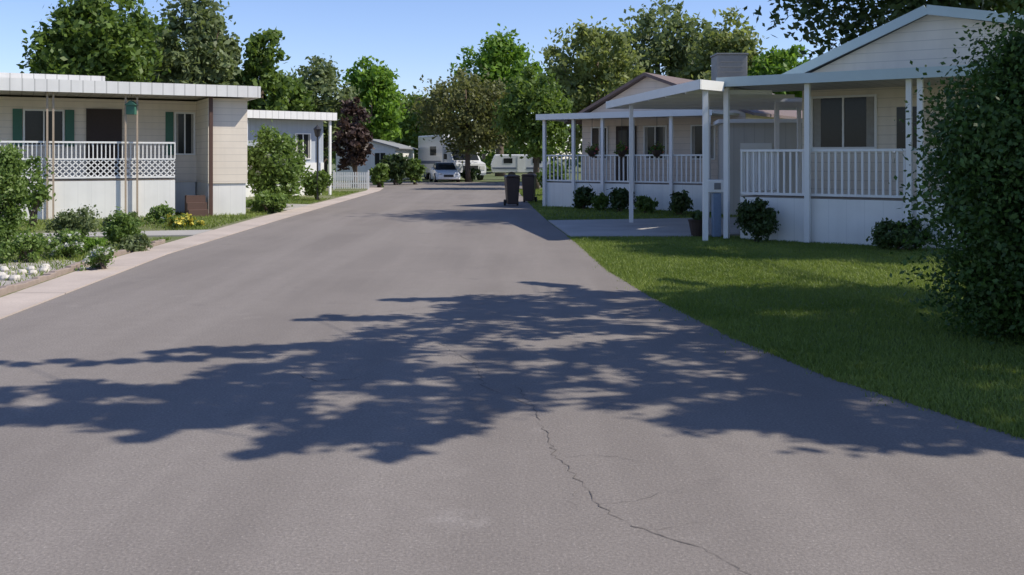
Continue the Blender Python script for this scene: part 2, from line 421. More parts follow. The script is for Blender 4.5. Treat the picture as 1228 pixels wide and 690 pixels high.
# ---- near right house A
A = empty('mobile_home', 'near right cream mobile home with pale blue gable trim and white railed porch', 'house', (4.6,20.4,0), R(-35))
VB = 8.2
MB().box(.8,9.2,2.4,VB,.8,3.55).add([(.8,2.4,3.55),(9.2,2.4,3.55),(3.5,2.4,4.75),(.8,VB,3.55),(9.2,VB,3.55),(3.5,VB,4.75)],[(0,1,2),(5,4,3)]).build('wall', M['cream2'], A)
MB().box(.85,9.15,2.46,VB-.1,-.03,.8).build('skirting', M['whitesid'], A)
VR = VB+.2
rf = MB().add([(.35,2.2,3.52),(3.5,2.2,4.86),(3.5,VR,4.86),(.35,VR,3.52),(.35,2.2,3.42),(3.5,2.2,4.76),(3.5,VR,4.76),(.35,VR,3.42)],
      [(0,1,2,3),(7,6,5,4),(0,4,5,1),(3,2,6,7),(0,3,7,4)])
rf.add([(9.6,2.2,3.62),(3.5,2.2,4.86),(3.5,VR,4.86),(9.6,VR,3.62),(9.6,2.2,3.52),(3.5,2.2,4.76),(3.5,VR,4.76),(9.6,VR,3.52)],
      [(0,3,2,1),(4,5,6,7),(0,1,5,4),(3,7,6,2),(0,4,7,3)])
rfo = rf.build('roof', M['greyroof'], A)
MB().bar((.3,2.17,3.47),(3.5,2.17,4.83),.05,.2).bar((3.5,2.165,4.83),(9.65,2.165,3.6),.05,.2).build('gable_trim', M['bluetrim'], rfo)
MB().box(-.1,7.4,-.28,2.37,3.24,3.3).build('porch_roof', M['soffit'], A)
pr = MB().box(-.1,7.4,-.32,-.28,3.2,3.4).box(-.14,-.1,-.32,2.37,3.2,3.4).box(-.1,7.4,-.28,2.37,3.302,3.36).build('porch_fascia', M['bluetrim'], A)
MB().box(.25,7.3,.1,2.39,.82,.9).build('deck', M['deck'], A)
MB().box(.25,7.3,.04,.09,-.03,.88).box(.25,.3,.1,2.39,-.03,.81).build('deck_skirting', M['whitesid'], A)
railing((.28,.06),(7.2,.06),.9,1.86,.13).build('railing', M['white'], A)
railing((.27,.1),(.27,2.3),.9,1.86,.13).build('railing', M['white'], A)
for u in (0,1.72,3.66,3.86,5.8,7.2):
    MB().box(u-.05,u+.05,-.14,-.04,0,3.2).build('porch_post', M['white'], A)
window(A, 1.05, 2.4, 2.4, 1.95, 3.05, True)
window(A, 5.0, 6.4, 2.4, 1.95, 3.05, True)
dr = MB().box(2.75,3.5,2.34,2.4,.92,2.95).build('door', M['cream2'], A)
MB().box(2.87,3.38,2.325,2.338,1.9,2.8).build('pane', M['glass'], dr)
MB().bar((2.82,2.31,1.85),(2.82,2.33,1.85),.05).build('handle', M['chrome'], dr)
MB().box(3.65,4.7,2.32,2.39,1.5,1.7).build('window_box', M['brownpost'], A)

# ---- carport
K = empty('carport', 'white flat roofed carport over the driveway in front of the porch', 'carport', (0,0,0))
poly = [(3.85,19.5),(4.42,20.12),(6.0,22.6),(8.6,25.6),(8.6,28),(2.7,27)]
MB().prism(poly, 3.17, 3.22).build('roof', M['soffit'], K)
f = MB().bar((3.82,19.45,3.2),(2.67,27.05,3.2),.05,.2).bar((3.8,19.45,3.2),(4.42,20.08,3.2),.05,.2).bar((2.67,27.05,3.2),(8.6,28.05,3.2),.05,.2)
f.build('fascia', M['white'], K)
mb = MB()
for t in (.12,.3,.48,.66,.84):
    a = Vector((3.82,19.5,3.12)).lerp(Vector((2.7,27,3.12)),t); mb.bar(a, (min(8.5,a.x+1.2+6*t), a.y+.3, 3.12), .06, .09)
mb.build('beam', M['white'], K)
for x, yy in ((4.3,21.2),(3.12,25.1),(3.98,19.75),(8.2,27.4),(6.6,23.9)):
    MB().box(x-.05,x+.05,yy-.05,yy+.05,0,3.16).build('post', M['white'], K)
c = empty('rooftop_cooler', 'grey boxy evaporative cooler standing on the carport roof', 'cooler', (5.25,23.2,3.22))
MB().box(-.36,.36,-.36,.36,.12,.95).build('body', M['metalgrey'], c, bev=.02)
lv = MB()
for i in range(5): lv.bar((-.28,-.365,.3+i*.12),(.28,-.365,.3+i*.12),.012,.02)
lv.build('louvre', M['metalgrey'], c)
MB().box(-.38,.38,-.38,.38,.952,.99).build('lid', M['metalgrey'], c)
MB().box(-.3,-.24,-.3,.3,0,.12).build('foot', M['metalgrey'], c)
MB().box(.24,.3,-.3,.3,0,.12).build('foot', M['metalgrey'], c)
s = empty('storage_shed', 'light grey vertical sided shed at the back of the carport', 'shed', (6.3,28.6,0), R(-8))
MB().box(0,3.4,0,2.2,0,2.75).build('wall', M['greysid'], s)
MB().box(-.15,3.55,-.15,2.35,2.75,2.86).build('roof', M['white'], s)
dd = MB().box(.5,1.4,-.05,0,.1,2.15).build('door', M['white'], s)
MB().box(1.28,1.34,-.08,-.05,1.05,1.15).build('handle', M['chrome'], dd)
u = empty('utility_pedestal', 'blue grey utility pedestal with white meter box beside the carport post', 'utility box', (4.42,20.75,0))
MB().box(-.09,.09,-.09,.09,0,.95).build('cabinet', M['blue'], u, bev=.015)
MB().box(-.26,.14,-.12,.12,.96,1.24).build('meter_box', M['white'], u, bev=.02)
MB().bar((0,-.135,1.1),(0,-.12,1.1),.14,.14).build('meter', M['metalgrey'], u)
p = empty('plant_pot', 'dark brown plant pot beside the blue utility pedestal', 'pot', (4.05,20.95,0))
MB().tube([(0,0,0),(0,0,.3),(0,0,.36),(0,0,.361)],[.13,.19,.21,.17],14).build('pot', M['pot'], p)
leaf_mesh('foliage', [(0,0,.42)], [.14], 90, .07, M['f_dark'], p)

# ---- right house B
B = empty('mobile_home', 'pinkish white mobile home with brown gable roof beyond the carport', 'house', (1.2,34,0), R(-35))
MB().box(.3,6.6,2,14,.75,3.2).add([(.3,2,3.2),(6.6,2,3.2),(3.0,2,4.6),(.3,14,3.2),(6.6,14,3.2),(3.0,14,4.6)],[(0,1,2),(5,4,3)]).build('wall', M['pink'], B)
MB().box(.35,6.55,2.06,13.9,-.03,.75).build('skirting', M['whitesid'], B)
rb = MB()
for x1, z1 in ((-.3,3.08),(7.0,3.2)):
    rb.add([(x1,1.7,z1),(3,1.7,4.72),(3,14.2,4.72),(x1,14.2,z1),(x1,1.7,z1-.1),(3,1.7,4.6),(3,14.2,4.6),(x1,14.2,z1-.1)],[(0,1,2,3),(7,6,5,4),(0,4,5,1),(3,2,6,7),(0,3,7,4)])
rb.build('roof', M['brownroof'], B)
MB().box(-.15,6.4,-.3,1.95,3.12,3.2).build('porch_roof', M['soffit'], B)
MB().box(-.2,6.4,-.35,-.3,3.05,3.25).box(-.2,-.15,-.3,1.95,3.05,3.25).build('porch_fascia', M['white'], B)
MB().box(0,6.3,.05,1.99,.78,.86).build('deck', M['deck'], B)
MB().box(0,6.3,0,.05,-.03,.84).box(-.05,0,0,1.99,-.03,.84).build('deck_skirting', M['whitesid'], B)
railing((0,.02),(6.2,.02),.86,1.8,.16).build('railing', M['white'], B)
for uu in (0,1.2,2.35,3.5,4.9,6.2): MB().box(uu-.05,uu+.05,-.14,-.04,0,3.06).build('porch_post', M['white'], B)
window(B,.75,1.35,2,1.7,2.8); window(B,2.9,3.7,2,1.7,2.8,True); window(B,4.7,5.5,2,1.7,2.8,True)
dB = MB().box(1.75,2.55,1.94,2,.88,2.85).build('door', M['dark'], B)
MB().box(1.85,2.45,1.93,1.938,1.7,2.7).build('pane', M['glass'], dB)
ca, sa = math.cos(R(-35)), math.sin(R(-35))
for i, (uu, lab) in enumerate(((1.75,'hanging flower basket left of the others on the porch beyond the carport'),(2.9,'middle hanging flower basket on the porch beyond the carport'),(4.2,'hanging flower basket nearest the carport on the far right porch'))):
    h = empty('hanging_basket', lab, 'flower basket', (1.2+ca*uu+sa*.2*-1, 34+sa*uu+ca*.1-.2, 1.75))
    MB().tube([(0,0,0),(0,0,.12),(0,0,.22)],[.08,.16,.19],12).build('basket', M['pot'], h)
    MB().bar((0,0,.2),(0,0,1.32),.012).build('wire', M['black'], h)
    leaf_mesh('foliage', [(0,0,.28),(.1,0,.2),(-.1,0,.2)], [.2,.14,.14], 70, .06, M['f_mid'], h)
    leaf_mesh('blossom', [(0,0,.32),(.12,-.08,.22)], [.2,.12], 8, .05, M['flowerr'], h)

# ---- left house L1
L = empty('mobile_home', 'cream mobile home on the left with white lattice porch railing and green shutters', 'house', (-13.4,26.2,0), math.atan2(.46,.888))
MB().box(-4,4.95,2.2,12,.95,3.5).box(4.95,6.1,.1,12,.95,3.5).build('wall', M['cream2'], L)
MB().box(-4,4.93,2.25,11.9,-.03,.95).box(4.97,6.06,.14,11.9,-.03,.95).build('skirting', M['whitesid'], L)
lr = MB().box(-4.2,6.35,-.3,12.2,3.56,3.62).build('roof', M['soffit'], L)
MB().box(-4.2,6.4,-.36,-.3,3.52,3.86).box(6.35,6.4,-.3,12.2,3.52,3.86).build('fascia', M['roofwhite'], lr)
MB().box(-4.2,2.2,1.2,12,3.63,4.12).build('upper_roof', M['roofwhite'], lr)
MB().box(-3,4.0,.1,2.19,1.0,1.08).build('deck', M['deck'], L)
MB().box(-3,4.0,.03,.09,-.03,1.06).build('deck_skirting', M['whitesid'], L)
railing((-1.5,.06),(4.0,.06),1.1,2.15,.11,lattice=True).build('railing', M['white'], L)
for uu in (-1.5,.63,.78,2.64,2.95):
    MB().box(uu-.025,uu+.025,-.12,-.07,0,3.52).build('porch_post', M['tanpost'], L)
MB().box(4.95,5.05,-.12,-.02,0,3.54).build('porch_post', M['brownpost'], L)
window(L,4.33,4.86,2.2,1.85,3.1,True)
MB().box(4.02,4.25,2.15,2.19,1.8,3.15).build('shutter', M['shutter'], L)
window(L,.1,1.1,2.2,2.1,3.1,False)
MB().box(-.22,.03,2.15,2.19,2.05,3.15).build('shutter', M['shutter'], L)
MB().box(1.17,1.42,2.15,2.19,2.05,3.15).build('shutter', M['shutter'], L)
dL = MB().box(1.75,2.75,2.13,2.2,1.1,3.2).build('door', M['dark'], L)
MB().box(1.9,1.95,2.1,2.13,2.05,2.15).build('handle', M['chrome'], dL)
st = MB()
for i in range(3): st.box(4.3,4.85,-.55+.25*i,-.3+.25*i,0,.2*(i+1))
st.build('steps', M['step'], L)
hp = Matrix.Rotation(math.atan2(.46,.888),3,'Z') @ Vector((2.8,-.12,0)) + Vector((-13.4,26.2,0))
o = empty('hanging_birdhouse', 'small green box hanging between the thin porch posts of the cream house', 'birdhouse', (hp.x,hp.y,2.95))
MB().box(-.12,.12,-.1,.1,0,.26).build('box', M['shutter'], o)
MB().xprism([(-.16,.262),(.16,.262),(0,.4)],-.13,.13).build('roof', M['shutter'], o)
MB().bar((0,0,.38),(0,0,.57),.012).build('wire', M['black'], o)

# ---- L2
L2 = empty('mobile_home', 'blue grey panelled mobile home with white roof beyond the flowering bush', 'house', (-11.6,41.6,0), R(40))
MB().box(0,4.1,.5,10,.8,3.45).build('wall', M['bluegrey'], L2)
MB().box(0.05,4.05,.55,9.9,-.03,.8).build('skirting', M['whitesid'], L2)
l2r = MB().box(-.3,4.4,-.1,10.2,3.47,3.55).build('roof', M['soffit'], L2)
MB().box(-.3,4.45,-.16,-.1,3.45,3.8).box(4.4,4.45,-.1,10.2,3.45,3.8).build('fascia', M['roofwhite'], l2r)
window(L2,2.7,3.4,.5,1.7,2.8,True)
MB().box(0,4.1,.44,.5,.8,1.5).build('lower_panel', M['white'], L2)
for uu in (.1,4.2): MB().box(uu-.05,uu+.05,0,.1,0,3.44).build('porch_post', M['white'], L2)
L3 = empty('mobile_home', 'small distant white house with dark roof at the left end of the road', 'house', (-13.4,73,0), R(-4))
MB().box(0,4.6,0,8,0,2.5).add([(0,0,2.5),(4.6,0,2.5),(2.3,0,3.1),(0,8,2.5),(4.6,8,2.5),(2.3,8,3.1)],[(0,1,2),(5,4,3)]).build('wall', M['whitesid'], L3)
rb = MB()
for x1 in (-.3,4.9): rb.add([(x1,-.2,2.5),(2.3,-.2,3.22),(2.3,8.2,3.22),(x1,8.2,2.5),(x1,-.2,2.42),(2.3,-.2,3.12),(2.3,8.2,3.12),(x1,8.2,2.42)],[(0,1,2,3),(7,6,5,4),(0,4,5,1),(3,2,6,7),(0,3,7,4)])
rb.build('roof', M['greyroof'], L3); window(L3,.8,1.6,0,1.2,2.1); window(L3,3.0,3.8,0,1.2,2.1)
fe = empty('picket_fence', 'short white picket fence at the far left roadside', 'fence', (-9.6,52,0), R(5))
m = MB()
for i in range(15): m.box(i*.12,i*.12+.07,0,.02,.05,.95)
m.build('pickets', M['white'], fe); MB().box(-.02,1.78,.02,.05,.3,.37).build('rail', M['white'], fe); MB().box(-.02,1.78,.02,.05,.7,.77).build('rail', M['white'], fe)
for x in (-.06,1.8): MB().box(x-.04,x+.04,0,.08,0,1.05).build('post', M['white'], fe)
la = empty('garden_lamp', 'black garden lamp on a thin pole in front of the blue grey house', 'lamp', (-7.75,38.2,0))
MB().tube([(0,0,0),(0,0,2.55)],.035,8).build('pole', M['black'], la)
MB().tube([(0,0,2.55),(0,0,2.6),(0,0,2.85)],[.05,.1,.15],8).build('lamp_head', M['black'], la)
MB().tube([(0,0,2.852),(0,0,2.98),(0,0,3.03)],[.19,.05,.02],8).build('cap', M['black'], la)

# ---- bins
def bin_(label, x, yy, rz, k=1.):
    t = empty('wheelie_bin', label, 'bin', (x,yy,0), rz)
    b = MB().add([(-.19,-.26,.06),(.19,-.26,.06),(.19,.2,.06),(-.19,.2,.06),(-.25,-.34,1.02),(.25,-.34,1.02),(.25,.32,1.02),(-.25,.32,1.02)],[(0,3,2,1),(4,5,6,7),(0,1,5,4),(1,2,6,5),(2,3,7,6),(3,0,4,7)])
    b.build('body', M['bin'], t, bev=.03)
    MB().xprism([(-.27,1.025),(.27,1.025),(.2,1.1),(-.2,1.1)],-.37,.34).build('lid', M['bin'], t, bev=.02)
    MB().bar((-.22,.38,.98),(.22,.38,.98),.035).build('handle', M['bin'], t)
    for s_ in (-1,1): MB().tube([(s_*.2,.24,.11),(s_*.26,.24,.11)],.11,14).build('wheel', M['rubber'], t)
bin_('nearer dark wheelie bin standing at the right road edge', 0.0, 34.3, R(8))
bin_('farther dark wheelie bin behind the first at the right road edge', .66, 36.9, R(-10))

# ---- vehicles
def wheel(t, x, y_, r_=.33, w=.2):
    k = MB().tube([(x-w/2,y_,r_),(x+w/2,y_,r_)], r_, 20).build('wheel', M['rubber'], t)
    s_ = 1 if x > 0 else -1
    MB().tube([(x+s_*(w/2-.02),y_,r_),(x+s_*(w/2+.01),y_,r_)], r_*.58, 16).build('rim', M['chrome'], k)
car = empty('parked_car', 'white car facing the camera at the far end of the road', 'car', (-4.9,69.5,0), R(12))
def loft(secs):
    m = MB(); vs = []; 
    for (yv,wb,z0,wm,zm,wt,z1) in secs:
        vs += [(-wb,yv,z0),(-wm,yv,zm),(-wt,yv,z1),(wt,yv,z1),(wm,yv,zm),(wb,yv,z0)]
    fs = []
    for i in range(len(secs)-1):
        for k in range(6): fs.append((i*6+k,i*6+(k+1)%6,(i+1)*6+(k+1)%6,(i+1)*6+k))
    fs += [tuple(range(6)), tuple(range((len(secs)-1)*6,len(secs)*6))[::-1]]
    return m.add(vs, fs)
loft([(-2.2,.7,.25,.74,.45,.66,.6),(-2.05,.84,.2,.86,.5,.74,.72),(-1.0,.86,.18,.88,.6,.8,.88),(1.3,.86,.18,.88,.65,.82,.92),(2.1,.84,.22,.84,.6,.76,.9),(2.2,.75,.3,.78,.55,.7,.8)]).build('body', M['carpaint'], car, True, .02)
loft([(-1.0,.76,.87,.76,.88,.74,.9),(-.35,.76,.88,.7,1.15,.6,1.36),(.9,.76,.9,.7,1.15,.6,1.37),(1.6,.74,.9,.72,.92,.7,.94)]).build('cabin', M['glass'], car, True)
MB().box(-.58,.58,-.3,.88,1.37,1.4).build('roof', M['carpaint'], car, bev=.02)
MB().box(-.35,.35,-2.22,-2.17,.38,.55).build('grille', M['black'], car)
for sx in (-1,1):
    MB().box(sx*.58-.14,sx*.58+.14,-2.2,-2.1,.5,.64).build('headlight', M['lamp'], car, bev=.02)
    MB().box(sx*.95-.07,sx*.95+.07,-.75,-.65,.9,1.02).build('mirror', M['carpaint'], car, bev=.02)
    wheel(car, sx*.8,-1.35); wheel(car, sx*.8,1.35)
mh = empty('motorhome', 'white motorhome with dark windscreen parked behind the white car', 'motorhome', (-4.4,75.5,0), R(24))
mh.scale = (1.2,1.2,1.2)
loft([(-2.6,1.05,.35,1.08,.8,1.0,1.1),(-1.9,1.08,.35,1.1,1.0,.98,1.25),(-1.3,1.1,.35,1.1,1.2,.9,1.95),(-.6,1.1,.35,1.1,1.2,.9,2.0)]).build('cab', M['carpaint'], mh, False, .03)
MB().add([(-1.1,-1.7,2.1),(1.1,-1.7,2.1),(1.15,-.9,1.95),(-1.15,-.9,1.95),(-1.0,-1.75,2.5),(1.0,-1.75,2.5),(1.15,-.9,2.95),(-1.15,-.9,2.95)],[(0,3,2,1),(4,5,6,7),(0,1,5,4),(1,2,6,5),(2,3,7,6),(3,0,4,7)]).build('overcab', M['carpaint'], mh, bev=.06)
MB().box(-1.17,1.17,-.62,4.4,.4,2.95).build('body', M['carpaint'], mh, bev=.08)
MB().add([(-.88,-1.88,1.28),(.88,-1.88,1.28),(.8,-1.4,1.92),(-.8,-1.4,1.92)],[(0,1,2,3)]).build('windscreen', M['glass'], mh)
MB().box(-.8,.8,-1.79,-1.765,2.2,2.42).build('overcab_window', M['glass'], mh)
MB().box(-.5,.5,-2.63,-2.61,.55,.95).build('grille', M['black'], mh)
for sx in (-1,1):
    MB().box(sx*.78-.16,sx*.78+.16,-2.63,-2.6,.68,.92).build('headlight', M['lamp'], mh)
    MB().box(sx*1.32-.1,sx*1.32+.1,-1.6,-1.5,1.35,1.7).build('mirror', M['black'], mh)
    MB().box(sx*1.175-.006,sx*1.175+.006,-.3,4.2,1.05,1.25).build('stripe', M['stripe'], mh)
    MB().box(sx*1.175-.008,sx*1.175+.008,.6,1.8,1.6,2.2).build('side_window', M['glass'], mh)
    wheel(mh, sx*1.0,-1.7,.38,.24); wheel(mh, sx*1.0,2.9,.38,.24)
MB().box(-1.0,1.0,-2.72,-2.6,.35,.5).build('bumper', M['chrome'], mh)
ct = empty('camper_trailer', 'low white camper trailer parked beyond the cross street behind the bins', 'trailer', (.7,77,0), R(2))
MB().xprism([(-2.3,.55),(2.3,.55),(2.4,1.2),(2.1,2.0),(-2.1,2.0),(-2.4,1.2)],-1.0,1.1).build('body', M['carpaint'], ct, bev=.08)
for x in (-1.4,.9): w_ = MB().box(x,x+.7,-1.02,-1.0,1.3,1.7).build('window', M['glass'], ct)
MB().box(-.3,.3,-1.025,-1.003,.6,1.85).build('door', M['white'], ct)
MB().box(-2.3,-.4,-1.02,-1.003,.85,.98).build('stripe', M['stripe'], ct)
MB().box(.4,2.3,-1.02,-1.003,.85,.98).build('stripe', M['stripe'], ct)
for x in (-.75,.75): MB().tube([(x,-1.05,.32),(x,-.85,.32)],.32,18).build('wheel', M['rubber'], ct)
MB().bar((-2.4,0,.5),(-3.3,0,.45),.1).build('hitch', M['black'], ct)

# ---------------------------------------------------------------- vegetation
def px(p, Y): return (p-614)/1150*Y
def T(label, p, w, top, Y, zb, mat, **kw):
    kw['n'] = int(kw.get('n',90)*1.6); kw['leaf'] = kw.get('leaf',.3)*.8
    return tree(label, px(p,Y), Y, 1.7+(190-top)*Y/1150, w/2*Y/1150, zb, mat, **kw)
BG = 'trees beyond the houses'
T('large mid green tree rising behind the cream porch house, leftmost', 112,150,-14,55,2.6,'f_mid', leaf=.3,n=150,nl=60,group=BG,cone=.1)
T('grey green poplar right of the large leftmost tree', 236,114,-6,60,2.4,'f_grey', leaf=.3,n=120,nl=60,group=BG,cone=.15)
T('bushy green tree filling the gap between the two leftmost trees', 178,90,20,64,2.0,'f_mid', leaf=.3,n=80,nl=60,group=BG,cone=.1)
T('narrow green tree behind the flowering bush on the left', 312,76,40,62,2.0,'f_mid', leaf=.3,n=80,nl=50,group=BG,cone=.3)
T('low grey green tree between the poplar and the narrow green tree', 274,60,66,66,2.0,'f_grey', leaf=.3,n=60,nl=50,group=BG,cone=.1)
T('small dark tree just left of the roof end of the blue grey house', 350,66,88,70,1.5,'f_mid', leaf=.3,n=60,nl=50,group=BG)
T('rounded grey green tree above the blue grey house', 388,90,70,75,1.5,'f_grey', leaf=.3,n=90,nl=50,group=BG,cone=.1)
T('tall green tree rising left of the road end', 450,78,62,80,1.5,'f_bright', leaf=.32,n=120,nl=50,group=BG,cone=.2,rough=.6)
T('low dark reddish tree beside the blue grey house', 425,46,124,56,.8,'f_purple', leaf=.2,n=60,nl=60,rough=.6)
T('distant green tree over the middle of the road', 496,100,108,98,1.0,'f_mid', leaf=.36,n=90,nl=50,group=BG,cone=.1)
T('bright green rounded tree behind the olive tree at road end', 600,106,34,92,3.0,'f_bright', leaf=.36,n=120,nl=60,group=BG,cone=.05)
T('olive tree with visible trunk at the end of the road', 562,126,80,69,1.4,'f_olive', leaf=.22,n=120,nl=60,trunk=.2,cone=.05,rough=.5)
T('green tree leaning over the wheelie bins', 642,92,88,53,1.2,'f_mid', leaf=.2,n=95,nl=60,group=BG,cone=.1)
T('pale willow like tree behind the brown gable roof', 712,130,26,62,1.5,'f_willow', leaf=.26,n=120,nl=55,group=BG,droop=.6,cone=.1)
T('tall grey green tree right of the willow like tree', 790,140,4,68,2.0,'f_grey', leaf=.3,n=120,nl=60,group=BG,cone=.1)
T('yellow green tree behind the rooftop cooler', 868,104,14,60,2.0,'f_willow', leaf=.28,n=100,nl=55,group=BG,cone=.1)
T('lower bright green tree between the cooler and the blue gable', 940,92,50,56,1.8,'f_bright', leaf=.26,n=80,nl=55,group=BG,cone=.1)
tree('tall dark tree rising behind the pale blue gable', 12.4, 27.6, 15.5, 4.5, 3.0, 'f_dark', leaf=.14, n=320, nl=170, trunk=.3, cone=.0, rough=.2)
C = []; Rr = []
for i in range(900):
    x = random.uniform(-110,110); C.append((x, 116+random.uniform(-5,5), random.uniform(.5,8.6+2*math.sin(x*.13)+1.5*math.sin(x*.37)))); Rr.append(random.uniform(1.2,2.4))
tag(leaf_mesh('treeline', C, Rr, 45, .5, M['f_mid']), 'far belt of trees closing the view behind everything', 'treeline', None, 'stuff')

bush('big dense dark green shrub filling the right edge of the lawn', 5.28, 8.9, 3.1, 3.3, 'f_shrub', leaf=.034, n=330, nl=760, cone=.28, depth=2.6, rough=.3, zb=-.45, spill=.15)
bush('small dark round shrub against the white porch skirting', 5.0, 19.6, .95, .98, 'f_dark', leaf=.05, n=40, nl=130)
bush('low green shrub at the right end of the porch skirting', 7.3, 17.9, 1.3, .6, 'f_dark', leaf=.05, n=40, nl=110, rough=.6)
HB = 'shrubs in a row along the far right porch'
for i, (p_, Y_, w_, h_, mt, lb) in enumerate(((700,32.0,.9,.85,'f_dark','round dark shrub first from the left along the far right porch'),(722,31.4,.7,.6,'f_mid','small shrub second from the left along the far right porch'),
        (742,30.6,1.0,.9,'f_dark','dark shrub third from the left along the far right porch'),(775,29.8,.8,.55,'f_mid','low green shrub fourth from the left along the far right porch'),(815,29.0,.9,.7,'f_dark','dark shrub nearest the carport along the far right porch'))):
    bush(lb, px(p_,Y_), Y_, w_, h_, mt, leaf=.08, n=25, nl=70, group=HB, rough=.6)
bush('tall green shrub at the left edge beside the white rocks', px(6,17.5), 17.5, 1.3, 2.5, 'f_lilac', leaf=.045, n=85, nl=140, rough=1.0)
bush('tall white flowering bush between the cream house and the blue grey house', px(325,33), 33, 2.35, 2.95, 'f_lilac', leaf=.09, n=90, nl=150, flowers='flowerw', nf=150, fl=.07, cone=0, rough=.3)
bush('dark round bush at the base of the garden lamp', px(380,38.6), 38.6, 1.35, 1.35, 'f_mid', leaf=.09, n=40, nl=90, rough=.5)
bush('low leafy mound below the tall flowering bush', px(322,30), 30, 1.6, .7, 'f_lilac', leaf=.08, n=35, nl=80, rough=.6)
LP = dict(rough=.9, zb=-.12)
bush('loose grey green plant in front of the left porch skirting', px(88,19.5), 19.5, 1.2, .85, 'f_grey', leaf=.04, n=38, nl=80, **LP)
bush('bushy green plant right of the loose plant by the porch skirting', px(148,18.6), 18.6, .95, .72, 'f_lilac', leaf=.04, n=40, nl=80, **LP)
bush('trailing plant climbing at the left end of the porch railing', px(40,24), 24, 1.2, 1.9, 'f_lilac', leaf=.07, n=30, nl=36, rough=.9)
bush('low white flowering plant beside the white rocks', px(78,16.4), 16.4, .9, .55, 'f_lilac', leaf=.035, n=34, nl=60, flowers='flowerw', nf=110, fl=.03, **LP)
bush('white flowered tuft at the kerb end of the gravel bed', px(122,14.6), 14.6, .6, .4, 'f_lilac', leaf=.03, n=26, nl=60, flowers='flowerw', nf=70, fl=.025, **LP)
bush('wild green clump spilling towards the kerb left of the path', px(165,17.6), 17.6, .8, .42, 'f_grey', leaf=.04, n=28, nl=60, **LP)
bush('small yellow flowering plant at the pale concrete path', px(215,23.6), 23.6, 1.2, .38, 'f_lilac', leaf=.05, n=25, nl=50, flowers='flowery', nf=110, fl=.055, **LP)
bush('low green plant at the left yard corner', px(30,15.8), 15.8, 1.1, .6, 'f_lilac', leaf=.04, n=28, nl=60, **LP)
bush('leafy green plant by the steps of the cream porch', px(190,25), 25, 1.1, .6, 'f_lilac', leaf=.055, n=25, nl=60, flowers='flowerw', nf=15, fl=.04, **LP)
bush('spiky grey green plant by the brick edging', px(118,15.9), 15.9, .6, .3, 'f_grey', leaf=.035, n=20, nl=50, **LP)
bush('sprawling pale green ground plant between the gravel and the path', px(95,17.4), 17.4, 1.6, .4, 'f_bright', leaf=.04, n=35, nl=60, **LP)
bush('low pale plant at the far side of the path left of the yellow flowers', px(150,22.9), 22.9, 1.4, .45, 'f_grey', leaf=.05, n=30, nl=60, flowers='flowerw', nf=20, fl=.035, **LP)
bush('wide dark shrub at the far left roadside', px(475,61), 61, 2.3, 2.3, 'f_dark', leaf=.18, n=40, nl=70, rough=.6)
bush('small green shrub left of the motorhome', px(497,62), 62, 1.6, 1.9, 'f_mid', leaf=.14, n=35, nl=60, rough=.6)
bush('rounded green shrub in front of the small distant white house', px(455,56), 56, 1.3, 1.5, 'f_mid', leaf=.15, n=30, nl=60, rough=.6)
bush('small dark shrub at the foot of the olive tree', px(564,69.5), 69.5, 1.9, 1.1, 'f_dark', leaf=.15, n=30, nl=60, rough=.6)
bush('green shrub behind the wheelie bins', px(664,44), 44, 1.6, 1.6, 'f_mid', leaf=.14, n=35, nl=70)
for i in range(26):
    x = -7.95+i*.04+random.uniform(-.08,.08); yy = 14.1+random.uniform(-.8,.9)
    m = MB(); n1 = 7; rr = random.uniform(.03,.075); vs = []; 
    for j, (zz, k) in enumerate(((0,.9),(.5,1.05),(.95,.65))):
        for q in range(n1):
            a = 2*math.pi*q/n1; e = rr*k*random.uniform(.8,1.15); vs.append((math.cos(a)*e*1.2, math.sin(a)*e, zz*rr*1.1))
    fs = [tuple(range(n1))[::-1], tuple(range(2*n1,3*n1))]+[(j*n1+q,j*n1+(q+1)%n1,(j+1)*n1+(q+1)%n1,(j+1)*n1+q) for j in range(2) for q in range(n1)]
    o = m.add(vs,fs).build('rock', M['rock'], None, False, .01, (x,yy,-.01)); o.rotation_euler.z = random.random()*6
    tag(o, 'white rock in the rough row along the left flowerbed', 'rock', 'white rocks along the left flowerbed')
m = MB()
yv = 8.0
while yv < 19.2:
    x0 = float(olx(yv))-.12; m.box(x0-.1+random.uniform(-.015,.015), x0+random.uniform(-.01,.01), yv, yv+.2, -.03, .07+random.uniform(-.02,.015)); yv += .215
tag(m.build('brick_edging', M['brick'], None, False, .008), 'row of low weathered bricks edging the left flowerbed', 'edging')

# ---- big shade tree: crown hangs over the lawn and road
def inside(sh, x, y_):
    c = False; n = len(sh)
    for i in range(n):
        (x1,y1),(x2,y2) = sh[i], sh[(i+1)%n]
        if (y1>y_) != (y2>y_) and x < (x2-x1)*(y_-y1)/(y2-y1)+x1: c = not c
    return c
sh = [(-5.4,6.9),(-4.0,7.0),(-2.6,7.3),(-1.7,8.6),(-1.0,10.2),(-.4,11.7),(1,12.3),(3.0,12.7),(5.4,12.6),(8.5,10),(8.5,5),(5,4.9),(4,5.3),(2.8,5.75),(1.85,5.8),(.96,6.1),(.3,6.9),(-.19,6.5),(-.55,5.9),(-1.3,5.8),(-1.6,6.2),(-2.4,6.1),(-3.3,6.3),(-5.4,6.2)]
C = []; Rr = []
trunk_p = Vector((11.3,8.0,0))
def addc(num, cond, zlo, zhi, rlo, rhi):
    k = 0
    while k < num:
        x, y_ = random.uniform(-5.4,8.5), random.uniform(4.9,13.4)
        if not inside(sh,x,y_) or not cond(x,y_): continue
        z = random.uniform(zlo,zhi); C.append((x+KX*z, y_+KY*z, z)); Rr.append(random.uniform(rlo,rhi)); k += 1
